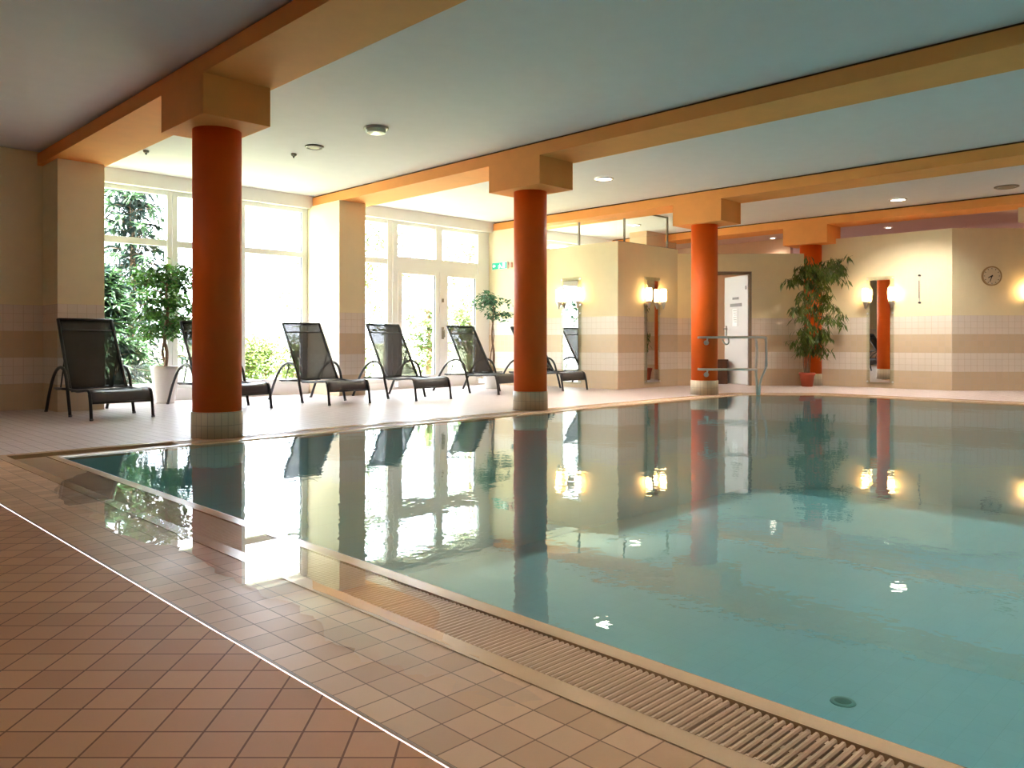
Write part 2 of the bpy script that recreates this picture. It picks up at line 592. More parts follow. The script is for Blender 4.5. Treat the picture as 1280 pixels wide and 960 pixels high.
# ceiling
mb = MB()
mb.box(-5, -5, ZC, 13.6, 10.6, ZC + 0.2)
struct(mb.build('ceiling', [CEIL]), 'pale ceiling above the pool', 'ceiling')
mb = MB()
mb.box(13.665, -5, 2.75, XW, 10.6, 2.95)
struct(mb.build('ceiling_back', [WARMLIT]), 'back room ceiling above the wall tops, tinted pink for warm light', 'ceiling')

# beams
BX = [2.485, 6.10, 9.72, 13.105]
BW = 0.56
BZ = 2.72
sides = ['first', 'second', 'third', 'fourth']
for i, x in enumerate(BX):
    mb = MB()
    mb.box(x, -5, BZ, x + BW, 10.31 if i else 10.2, ZC - 0.022, 0)
    mb.box(x + 0.025, -5, ZC - 0.022, x + BW - 0.01, 10.31 if i else 10.2, ZC, 1)
    struct(mb.build('ceiling_beam', [BEAM, GAPM]), 'apricot ceiling beam, %s from the left' % sides[i], 'beam')

# ------------------------------------------------------------------ walls
TZ = 1.16


def wall(name, p0, p1, t, z1, label, z0=0.0, upper=CREAM, tiled=True, cat='wall'):
    mb = MB()
    if tiled:
        mb.obox(p0, p1, t, z0, TZ, 0)
        mb.obox(p0, p1, t, TZ, z1, 1)
    else:
        mb.obox(p0, p1, t, z0, z1, 1)
    return struct(mb.build(name, [WTILE, upper], weld=False), label, cat)


wall('wall_left', (-5, 10.05), (2.54, 10.05), 0.5, ZC, 'cream wall with tiled lower half at the far left')
wall('pier_wall', (2.54, 9.5), (3.01, 9.5), 1.1, BZ, 'cream pier under the leftmost beam, behind the first lounger', cat='pier')
wall('pier_wall', (6.07, 9.55), (6.50, 9.55), 1.05, BZ, 'cream pier between the two big windows', cat='pier')
wall('wall_right', (9.7, 9.62), (9.7, 10.6), -0.3, BZ, 'short cream wall with the exit sign beside the glazed doors')
wall('wall_partition', (10.0, 7.90), (10.0, 9.62), -0.15, 2.34, 'low cream partition with mirror, facing the loungers')
wall('wall_partition_front', (10.0, 7.75), (11.68, 7.75), 0.15, 2.34, 'low cream partition with mirror, facing the pool')
# frontal wall with the doorway: from (11.45, 7.86) to the column
A0, A1 = Vector((11.655, 7.755)), Vector((13.207, 6.22))
dA = (A1 - A0).normalized()


def onA(s):
    q = A0 + dA * s
    return (q.x, q.y)


LA = (A1 - A0).length
DL, DR = 0.46, 1.238            # doorway along this wall
DH = 1.92
ZA = 2.27
mb = MB()
for s0, s1, za, zb in ((0, DL, 0, TZ), (DR, LA, 0, TZ)):
    mb.obox(onA(s0), onA(s1), 0.14, za, zb, 0)
for s0, s1, za, zb in ((0, DL, TZ, ZA), (DR, LA, TZ, ZA), (DL, DR, DH, ZA)):
    mb.obox(onA(s0), onA(s1), 0.14, za, zb, 1)
struct(mb.build('wall_doorway', [WTILE, CREAM], weld=False), 'low cream wall with the open doorway behind the third column', 'wall')
wall('wall_mirror', (13.45, 6.10), (13.45, 3.97), 0.15, 2.505, 'cream wall with mirror, tall potted plant at its left end')
B0 = Vector((13.4501, 3.97))
dB = Vector((0.711, -0.703))
B1 = B0 + dB * 3.0
wall('wall_clock_side', tuple(B0), tuple(B1), 0.15, 2.505, 'cream wall with the round clock at the right')
# what lies further out of the frame
wall('wall_end', tuple(B1), (B1.x, -5), 0.2, ZC, 'cream end wall beyond the right edge', tiled=True)
wall('wall_back', (B1.x, -5.0), (-5, -5.0), 0.2, ZC, 'cream wall behind the viewer')
wall('wall_side', (-5, -5), (-5, 10.2), 0.2, ZC, 'cream side wall left of the viewer')
# back rooms seen over and through the walls
wall('wall_corridor', (14.6, 10.6), (14.6, 7.15), 0.12, 2.75, 'peach wall behind the open doorway', upper=PEACH, tiled=False)
wall('wall_back_room', (17.4, 9.9), (17.4, -3), 0.12, 2.75, 'tan wall deep in the back room', upper=PEACH, tiled=False)
wall('wall_corridor_side', (12.5, 9.0), (13.5, 9.0), 0.4, ZC, 'tan block behind the glass partition', upper=PEACH, tiled=False)
# gap end under the fourth beam at the right
wall('wall_head', (13.5, 3.10), (13.5, -5), 0.12, BZ, 'cream wall head closing the gap under the fourth beam', z0=2.505, tiled=False)

# bulkhead above the windows
mb = MB()
mb.box(3.0, 10.31, 2.695, XW, 10.7, ZC)
struct(mb.build('bulkhead_wall', [WHITEP]), 'white bulkhead above the windows', 'wall')
mb = MB()
mb.box(3.01, 10.36, 0, 6.07, 10.7, 0.15)
mb.box(6.50, 10.36, 0, 7.62, 10.7, 0.10)
mb.box(7.62, 10.40, 0, 9.7, 10.7, 0.03)
mb.box(10.0, 10.36, 0, 12.4, 10.7, 0.9)
mb.box(12.4, 10.36, 0, XW, 10.7, 2.695)
struct(mb.build('sill_wall', [WHITEP]), 'white curb below the windows', 'wall')


# ------------------------------------------------------------------ windows
def window(name, x0, x1, z0, z1, verts, trans, label, y0=10.41, y1=10.48):
    """verts: mullions (xa, xb); trans: transoms (xa, xb, za, zb)"""
    root = thing(name, ((x0 + x1) / 2, y0, z0), label, 'window', kind='structure')
    M = Matrix.Translation(-root.location)
    mb = MB()
    for xa, xb, za, zb in ((x0, x1, z0, z0 + 0.07), (x0, x1, z1 - 0.06, z1)):
        mb.box(xa, y0, za, xb, y1, zb)
    for xa, xb, *zz in verts:
        mb.box(xa, y0 - 0.008, zz[0] if zz else z0 + 0.002, xb, y1 + 0.008, zz[1] if zz else z1 - 0.002)
    for xa, xb, za, zb in trans:
        mb.box(xa, y0 + 0.004, za, xb, y1 - 0.004, zb)
    o = mb.build('window_frame', FRAME, root, weld=False)
    o.location = -root.location
    return root


def pane(root, x0, x1, z0, z1, y=10.45, name='pane'):
    mb = MB()
    mb.box(x0, y - 0.006, z0, x1, y + 0.006, z1)
    o = mb.build(name, GLASS, root)
    o.location = -root.location
    # dark rubber seal on the side that shows
    mb = MB()
    mb.box(x1 - 0.012, y - 0.025, z0, x1 + 0.002, y - 0.006, z1)
    s = mb.build('seal', SEAL, root)
    s.location = -root.location


w1 = window('window_1', 3.01, 6.07, 0.15, 2.70, [(3.01, 3.09), (4.05, 4.11), (4.12, 4.185), (4.93, 5.02), (5.03, 5.11), (5.985, 6.07)],
            [(3.09, 4.05, 1.98, 2.06), (4.18, 4.94, 1.98, 2.06), (5.10, 6.0, 1.985, 2.06)],
            'big white framed window between the two piers')
for a, b in ((3.08, 4.06), (4.18, 4.94), (5.10, 5.99)):
    pane(w1, a, b, 0.21, 1.99)
    pane(w1, a, b, 2.05, 2.65)
w2 = window('window_2', 6.50, 9.70, 0.10, 2.70, [(6.50, 6.58), (7.50, 7.585), (7.60, 7.70), (8.49, 8.63, 2.131, 2.7), (9.44, 9.70)],
            [(6.58, 7.5, 1.995, 2.075), (7.68, 9.5, 1.925, 2.13)],
            'white framed glazing around the garden doors')
for a, b, za, zb in ((6.57, 7.51, 0.16, 2.0), (6.57, 7.51, 2.07, 2.65), (7.69, 8.50, 2.12, 2.65), (8.62, 9.45, 2.12, 2.65)):
    pane(w2, a, b, za, zb)
mb = MB()
mb.tube([(7.60, 10.40, 2.62), (7.60, 10.40, 1.72)], 0.02, 8)
o = mb.build('roller_cord', FRAME, w2)
o.location = -w2.location
# French doors
d1 = thing('door_1', (8.55, 10.42, 0.03), 'white double garden doors with tall glass panes', 'door', kind='structure')
for k, (xa, xb, ga, gb) in enumerate(((7.70, 8.555, 7.775, 8.47), (8.565, 9.45, 8.74, 9.37))):
    mb = MB()
    for iq, q in enumerate(((xa, ga, 0.03, 1.925), (gb, xb, 0.03, 1.925), (ga, gb, 0.03, 0.2), (ga, gb, 1.86, 1.925))):
        mb.box(q[0], 10.39 + 0.004 * (iq > 1), q[2], q[1], 10.47, q[3])
    o = mb.build('door_leaf', FRAME, d1, weld=False)
    o.location = -d1.location
    mb = MB()
    mb.box(ga - .01, 10.43, 0.19, gb + .01, 10.442, 1.87)
    g = mb.build('pane', GLASS, o)
    mb = MB()
    mb.box(gb - 0.01, 10.405, 0.2, gb + 0.002, 10.425, 1.86)
    mb.build('seal', SEAL, o)
mb = MB()
mb.box(8.60, 10.375, 0.80, 8.64, 10.392, 1.0)
mb.tube([(8.62, 10.38, 0.95), (8.62, 10.34, 0.95), (8.62, 10.335, 0.83)], 0.011, 8)
mb.box(8.605, 10.37, 1.42, 8.635, 10.392, 1.48)
o = mb.build('door_handle', GREYM, d1)
o.location = -d1.location
w3 = window('window_3', 10.0, 12.4, 0.9, 2.70, [(10.0, 10.08), (11.2, 11.3), (12.3, 12.4)], [], 'window glimpsed above the low partition')
for a, b in ((10.07, 11.21), (11.29, 12.31)):
    pane(w3, a, b, 0.96, 2.65)

# ------------------------------------------------------------------ columns
CX = [(2.785, 6.15), (6.405, 6.19), (9.995, 6.19), (13.437, 6.203)]
names = ['orange round column nearest the camera, at the pool corner side',
         'second orange round column, in front of the garden doors',
         'third orange round column, with the steel handrail bolted to it',
         'farthest orange round column, half built into the wall behind the tall plant']
for i, (x, y) in enumerate(CX):
    t = thing('round_column', (x, y, 0), names[i], 'column')
    mb = MB()
    mb.lathe([(0.185, 0.2), (0.185, 2.45)], n=48)
    mb.build('shaft', ORANGE, t)
    mb = MB()
    mb.lathe([(0.195, 0.0), (0.195, 0.2), (0.186, 0.205)], n=48)
    mb.build('tiled_base', BASET, t)
    mb = MB()
    x0, x1 = BX[i] - x - 0.001, BX[i] + BW - x - 0.03
    mb.box(x0, -0.43, 2.42, x1, 0.35, BZ)
    mb.build('capital', BEAM, t)

# ------------------------------------------------------------------ glass screen on the low partitions
t = thing('glass_screen', (10.0, 7.75, 2.34), 'clear glass screen with steel edges on top of the low partitions', 'glass screen')


def loc(o, root):
    o.location = -root.location
    return o


for bx in ((10.01, 7.78, 2.35, 10.018, 8.545, 2.719), (10.01, 8.575, 2.35, 10.018, 9.6, 2.719), (10.30, 7.775, 2.35, 11.375, 7.783, 2.85), (11.41, 7.775, 2.35, 11.66, 7.783, 2.85)):
    mb = MB(); mb.box(*bx); loc(mb.build('glass_pane', GLASS, t), t)
for bx in ((10.0, 8.545, 2.34, 10.025, 8.575, 2.719), (10.19, 7.765, 2.34, 10.215, 7.79, 2.719), (11.378, 7.765, 2.34, 11.405, 7.79, 2.868)):
    mb = MB(); mb.box(*bx); loc(mb.build('post', GREYM, t), t)
mb = MB(); mb.box(10.29, 7.765, 2.848, 11.40, 7.79, 2.869); loc(mb.build('top_rail', GREYM, t), t)
mb = MB(); mb.box(10.005, 7.765, 2.338, 11.66, 7.79, 2.35); loc(mb.build('bottom_rail', GREYM, t), t)

# ------------------------------------------------------------------ door leaf, ajar behind the third column
hx, hy = onA(DR - 0.02)
t = thing('door_2', (hx, hy, 0), 'pale grey door standing open behind the third column', 'door', kind='structure')
ang = math.atan2(dA.y, dA.x)
mb = MB()
W, TH = 0.055, 0.17
cx0, cx1 = onA(DL), onA(DR)
for s0, s1, za, zb in ((DL - 0.04, DL, 0, DH), (DR, DR + 0.04, 0, DH), (DL - 0.04, DR + 0.04, DH, DH + 0.04)):
    q0, q1 = Vector(onA(s0)), Vector(onA(s1))
    nn = Vector((-dA.y, dA.x)) * -0.012
    mb.obox(tuple(q0 + nn), tuple(q1 + nn), 0.17, za, zb)
loc(mb.build('door_frame', plain('brown door frame', (0.23, 0.16, 0.10), 0.4), t), t)
leaf = bpy.data.objects.new('door_leaf', None)
COL.objects.link(leaf)
leaf.parent = t
leaf.location = (0, 0, 0)
leaf.rotation_euler = (0, 0, ang + PI - math.radians(75))
# leaf runs along local +x from the hinge; its visible face is local +y
mb = MB()
mb.box(0, -0.04, 0.01, 0.78, 0.0, DH - 0.01)
mb.build('leaf_panel', DOORW, leaf, bevel=0.003)
for x0, x1, z0, z1, m, nm in ((0.30, 0.50, 1.50, 1.54, SIGNG, 'small_plate'), (0.20, 0.58, 1.375, 1.43, SIGNG, 'name_plate'), (0.33, 0.50, 1.03, 1.34, PAPER, 'paper_notice')):
    mb = MB()
    mb.box(x0, 0.0, z0, x1, 0.006, z1, 0)
    if nm == 'paper_notice':
        for k in range(6):
            mb.box(x0 + .03, 0.006, 1.30 - k * 0.04, x1 - .03 - (k % 3) * .02, 0.007, 1.308 - k * 0.04, 1)
    mb.build(nm, [m, SIGNG], leaf)
mb = MB()
mb.box(0.69, 0.0, 0.86, 0.73, 0.008, 1.04)
mb.tube([(0.71, 0.0, 0.985), (0.71, 0.05, 0.985), (0.60, 0.055, 0.985)], 0.012, 8)
mb.build('door_handle', GREYM, leaf)
mb = MB()
mb.box(0.05, 0.0, 1.66, 0.08, 0.012, 1.72)
mb.build('hinge', GREYM, leaf)

t = thing('wooden_box', (*onA(DL + 0.26), 0), 'small dark brown box standing just inside the doorway', 'box')
t.location = (12.72, 7.53, 0)
t.rotation_euler = (0, 0, ang)
mb = MB()
mb.box(-0.09, -0.09, 0.0, 0.09, 0.09, 0.41)
mb.build('body', BROWN, t, bevel=0.006)
mb = MB()
mb.box(-0.1, -0.1, 0.41, 0.1, 0.1, 0.44)
mb.build('lid', BROWN, t, bevel=0.006)


# ------------------------------------------------------------------ mirrors with lamps
def mirror_unit(name, pos, rz, label):
    """wall panel; local x along the wall, local -y out of the wall"""
    t = thing(name, (*pos, 0), label, 'mirror', rz)
    mb = MB()
    mb.box(-0.215, -0.012, 0.06, 0.215, 0.0, 1.82)
    mb.build('glass_backing', FROST, t)
    # mirror with round notches beside the lamps
    out = [(-0.16, 0.09), (0.16, 0.09), (0.16, 1.40)]
    for k in range(0, 9):
        a = PI / 2 * 1 + PI * k / 8
        out.append((0.17 + 0.055 * math.cos(a + PI / 2 * 0) * 1.0, 1.545 - 0.125 * math.cos(PI * k / 8)) if False else
                   (0.16 - 0.05 * math.sin(PI * k / 8), 1.42 + 0.27 * k / 8))
    out += [(0.16, 1.76), (-0.16, 1.76)]
    for k in range(8, -1, -1):
        out.append((-0.16 + 0.05 * math.sin(PI * k / 8), 1.42 + 0.27 * k / 8))
    out += [(-0.16, 1.40)]
    mb = MB()
    mb.prism(out, (0, -0.013, 0), (1, 0, 0), (0, 0, 1), (0, -1, 0), 0.008)
    mb.build('mirror_glass', MIRROR, t)
    for x in (-0.2, 0.2):
        for z in (0.1, 1.22, 1.79):
            mb = MB()
            mb.tube([(x, -0.012, z), (x, -0.022, z)], 0.014, 12)
            mb.build('fixing', STEEL, t)
    return t


def sconce(pos, rz, dx, label):
    c, s = math.cos(rz), math.sin(rz)
    t = thing('wall_lamp', (pos[0] + c * dx + s * 0.085, pos[1] + s * dx - c * 0.085, 1.40), label, 'wall lamp', rz, 'warm torch lamps beside the wall mirrors')
    mb = MB()
    mb.lathe([(0.012, -0.10), (0.022, -0.06), (0.045, 0.0), (0.05, 0.02)], n=20)
    mb.build('cone', STEEL, t)
    mb = MB()
    mb.lathe([(0.042, 0.02), (0.05, 0.05), (0.052, 0.19), (0.046, 0.23)], n=20)
    mb.build('lamp_shade', LAMPG, t)
    mb = MB()
    mb.tube([(0, 0.0, -0.02), (0, 0.055, -0.02), (0, 0.072, -0.02)], 0.01, 8)
    mb.tube([(0, 0.060, -0.02), (0, 0.072, -0.02)], 0.035, 16)
    mb.build('bracket', STEEL, t)
    return t


RB = math.atan2(dB.y, dB.x)
units = [((9.999, 8.715), PI / 2 * 3, 'tall mirror on the partition facing the loungers, reflecting the garden doors', 'of the mirror nearest the garden doors'),
         ((10.91, 7.749), 0.0, 'tall mirror on the partition facing the pool, left of the third column', 'of the mirror left of the third column'),
         ((13.449, 5.04), PI / 2 * 3, 'tall mirror between the tall plant and the clock, reflecting an orange column', 'of the mirror between plant and clock'),
         ((B0.x + dB.x * 1.345 - 0.0007, B0.y + dB.y * 1.345 - 0.0007), RB, 'tall mirror cut off by the right edge, right of the clock', 'of the mirror at the right edge')]
for pos, rz, lab, ref in units:
    mirror_unit('wall_mirror_panel', pos, rz, lab)
    sconce(pos, rz, -0.205, 'glowing warm wall lamp on the left ' + ref)
    sconce(pos, rz, 0.205, 'glowing warm wall lamp on the right ' + ref)

# clock
cpos = B0 + dB * 0.60
t = thing('wall_clock', (cpos.x, cpos.y, 1.765), 'round beige wall clock on the wall at the right', 'clock', RB)
mb = MB()
for k in range(32):
    a, b = 2 * PI * k / 32, 2 * PI * (k + 1) / 32
    ra, rb = 0.15, 0.132
    C_ = lambda r, q, y: (r * math.cos(q), y, r * math.sin(q))
    mb.face([C_(ra, a, 0), C_(ra, b, 0), C_(ra, b, -0.035), C_(ra, a, -0.035)], None, 0, True)
    mb.face([C_(ra, a, -0.035), C_(ra, b, -0.035), C_(rb, b, -0.03), C_(rb, a, -0.03)], None, 0)
mb.build('rim', CLOCKR, t)
mb = MB()
mb.face([(0.135 * math.cos(-2 * PI * k / 32), -0.025, 0.135 * math.sin(-2 * PI * k / 32)) for k in range(32)][::-1])
mb.face([(0.148 * math.cos(-2 * PI * k / 32), -0.001, 0.148 * math.sin(-2 * PI * k / 32)) for k in range(32)])
for k in range(12):
    a = PI / 6 * k
    u, v = math.cos(a), math.sin(a)
    mb.face([(0.105 * u - .004 * v, -0.0262, 0.105 * v + .004 * u), (0.125 * u - .004 * v, -0.0262, 0.125 * v + .004 * u),
             (0.125 * u + .004 * v, -0.0262, 0.125 * v - .004 * u), (0.105 * u + .004 * v, -0.0262, 0.105 * v - .004 * u)], None, 1)
mb.build('face', [CLOCKF, BLACK], t)
for nm, a, L, wd in (('hour_hand', math.radians(205), 0.065, 0.011), ('minute_hand', math.radians(250), 0.10, 0.008)):
    mb = MB()
    u, v = math.cos(a), math.sin(a)
    mb.prism([(-0.015 * u - wd * v, -0.015 * v + wd * u), (-0.015 * u + wd * v, -0.015 * v - wd * u), (L * u + wd * .5 * v, L * v - wd * .5 * u), (L * u - wd * .5 * v, L * v + wd * .5 * u)],
             (0, -0.027, 0), (1, 0, 0), (0, 0, 1), (0, -1, 0), 0.003)
    mb.build(nm, BLACK, t)

# thermometer
t = thing('wall_thermometer', (13.449, 4.43, 1.34), 'slim glass wall thermometer with dark ends, left of the clock', 'thermometer', PI / 2 * 3)
mb = MB()
mb.tube([(0, -0.035, 0.02), (0, -0.035, 0.47)], 0.011, 10)
mb.build('tube', TUBEG, t)
for z in (0.03, 0.46):
    mb = MB()
    mb.tube([(0, -0.05, z), (0, 0, z)], 0.016, 10)
    mb.build('end_fitting', BLACK, t)
mb = MB()
mb.box(-0.004, -0.05, 0.1, 0.004, -0.045, 0.38)
mb.build('scale', BLACK, t)

# exit sign on the short wall
t = thing('exit_sign', (9.699, 10.06, 2.02), 'green and white emergency exit sign above the small potted tree', 'exit sign', PI / 2 * 3)
mb = MB()
mb.box(-0.22, -0.035, 0.0, 0.16, 0.0, 0.13)
mb.build('housing', WPOT, t, bevel=0.004)
mb = MB()
mb.box(-0.21, -0.04, 0.01, 0.15, -0.035, 0.12)
mb.build('green_face', GREEN, t)
Y_ = -0.0405


for nm, shape in (
        ('arrow', [(-0.20, 0.065), (-0.165, 0.03), (-0.165, 0.05), (-0.13, 0.05), (-0.13, 0.08), (-0.165, 0.08), (-0.165, 0.10)]),
        ('doorway_mark', [(0.05, 0.022), (0.11, 0.022), (0.11, 0.108), (0.05, 0.108)]),
        ('figure_head', [(-0.03, 0.09), (-0.02, 0.10), (-0.01, 0.09), (-0.02, 0.08)]),
        ('running_figure', [(-0.03, 0.078), (0.0, 0.078), (0.012, 0.052), (0.04, 0.03), (0.03, 0.022), (0.0, 0.045), (-0.03, 0.022), (-0.055, 0.022), (-0.055, 0.032),
                            (-0.035, 0.036), (-0.02, 0.05), (-0.045, 0.06), (-0.06, 0.05), (-0.065, 0.058)])):
    mb = MB()
    mb.prism(shape, (0, Y_, 0), (1, 0, 0), (0, 0, 1), (0, -1, 0), 0.001)
    mb.build(nm, SIGNW, t)
mb = MB()
mb.box(0.2, -0.03, 0.02, 0.26, 0, 0.11)
tag(mb.build('alarm_button', plain('faded red plastic', (0.6, 0.25, 0.2), 0.4)), 'small reddish box on the wall right of the exit sign', 'alarm').location = (9.699, 10.06, 2.02)
bpy.data.objects['alarm_button'].rotation_euler = (0, 0, PI / 2 * 3)


# ------------------------------------------------------------------ ceiling lamps
def downlight(x, y, z, lit, label, r=0.125, power=None):
    t = thing('ceiling_light', (x, y, z), label, 'ceiling lamp', 0, 'round ceiling lamps')
    mb = MB()
    mb.lathe([(r, -0.001), (r, -0.014), (r * 0.86, -0.02), (r * 0.8, -0.008)], n=32, cap0=False, cap1=False)
    mb.build('ring', STEEL if lit else GREYM, t)
    mb = MB()
    if lit:
        mb.lathe([(0.001, -0.016), (r * 0.5, -0.015), (r * 0.82, -0.009)], n=32, cap0=False, cap1=False)
    else:
        mb.lathe([(r * 0.78, -0.002), (r * 0.78, -0.05), (r * 0.6, -0.055), (0.001, -0.055)], n=32, cap0=False, cap1=False)
    mb.build('lens', DLON if lit else DLOFF, t)
    if lit:
        ld = bpy.data.lights.new('downlight', 'SPOT')
        ld.energy = power or DOWNLIGHT
        ld.color = (1.0, 0.90, 0.77)
        ld.spot_size = math.radians(140)
        ld.spot_blend = 0.9
        ld.shadow_soft_size = r * 0.7
        lo = bpy.data.objects.new('bulb', ld)
        COL.objects.link(lo)
        lo.parent = t
        lo.location = (0, 0, -0.03)
    return t


downlight(4.59, 6.56, ZC, False, 'unlit round ceiling lamp with glass ring, between first and second beam')
downlight(8.11, 6.51, ZC, True, 'lit round ceiling lamp between the second and third beam')
downlight(12.40, 4.39, ZC, True, 'lit round ceiling lamp between the third and fourth beam')
downlight(2.3, 0.6, ZC, True, 'added ceiling lamp above the near pool edge, out of view', power=130)  # unseen lamp added to brighten the foreground tiles
downlight(0.6, 6.5, ZC, True, 'added ceiling lamp left of the first beam, out of view', power=75)  # unseen lamp added to lift the left wall and first column
for k, (x, y) in enumerate(((5.2, -1.6), (8.2, 1.0), (12.4, 1.1), (8.2, -2.4), (12.4, -2.4))):  # unseen lamps added to brighten the right walls, ceiling and water
    downlight(x, y, ZC, True, 'added unseen ceiling lamp above the pool beyond the right edge, %s of five' % ['first', 'second', 'third', 'fourth', 'fifth'][k], power=[90, 140, 230, 100, 180][k])
downlight(11.7, 8.7, ZC, True, 'added ceiling lamp behind the glass screen', power=45)  # lamp added to light the dark block behind the glass
downlight(14.29, 7.35, 2.75, True, 'small lit lamp in the back room ceiling behind the third column', r=0.07, power=24)
downlight(14.42, 5.27, 2.75, True, 'small lit lamp in the back room ceiling above the mirror wall', r=0.07, power=9)


def detector(x, y, label, r=0.06):
    t = thing('ceiling_sensor', (x, y, ZC), label, 'ceiling sensor')
    mb = MB()
    mb.lathe([(r, 0.0), (r * 0.95, -0.02), (r * 0.6, -0.03), (r * 0.3, -0.032)], n=24)
    mb.build('housing', GREYM, t)
    mb = MB()
    mb.lathe([(r * 0.35, -0.03), (r * 0.3, -0.045), (0.002, -0.05)], n=16)
    mb.build('cap', SEAL, t)


detector(3.32, 9.12, 'small dark ceiling sensor left of the first column', 0.032)
detector(4.56, 8.11, 'small dark ceiling sensor right of the first column', 0.032)
t = thing('ceiling_vent', (4.55, 7.65, ZC), 'flat grey round ceiling vent right of the first column', 'ceiling vent')
mb = MB(); mb.lathe([(0.10, 0.0), (0.10, -0.012), (0.085, -0.02), (0.08, -0.008)], n=28, cap1=False); mb.build('ring', GREYM, t)
mb = MB(); mb.lathe([(0.06, -0.018), (0.001, -0.02)], n=28, cap0=False); mb.build('disc', GREYM, t)
t = thing('ceiling_vent', (12.43, 2.99, ZC), 'flat grey round ceiling vent near the right edge', 'ceiling vent')
mb = MB(); mb.lathe([(0.15, 0.0), (0.15, -0.012), (0.125, -0.02), (0.12, -0.008)], n=28, cap1=False); mb.build('ring', GREYM, t)
mb = MB(); mb.lathe([(0.1, -0.018), (0.001, -0.02)], n=28, cap0=False); mb.build('disc', GREYM, t)

# ------------------------------------------------------------------ sun loungers
def arc_pts(cps, n=14):
    """Catmull-Rom through control points"""
    pts = [Vector(c) for c in cps]
    pts = [pts[0] * 2 - pts[1]] + pts + [pts[-1] * 2 - pts[-2]]
    out = []
    for i in range(1, len(pts) - 2):
        p0, p1, p2, p3 = pts[i - 1:i + 3]
        for k in range(n):
            t = k / n
            out.append(0.5 * ((2 * p1) + (-p0 + p2) * t + (2 * p0 - 5 * p1 + 4 * p2 - p3) * t * t + (-p0 + 3 * p1 - 3 * p2 + p3) * t ** 3))
    out.append(pts[-2])
    return out


HW = 0.285     # half width


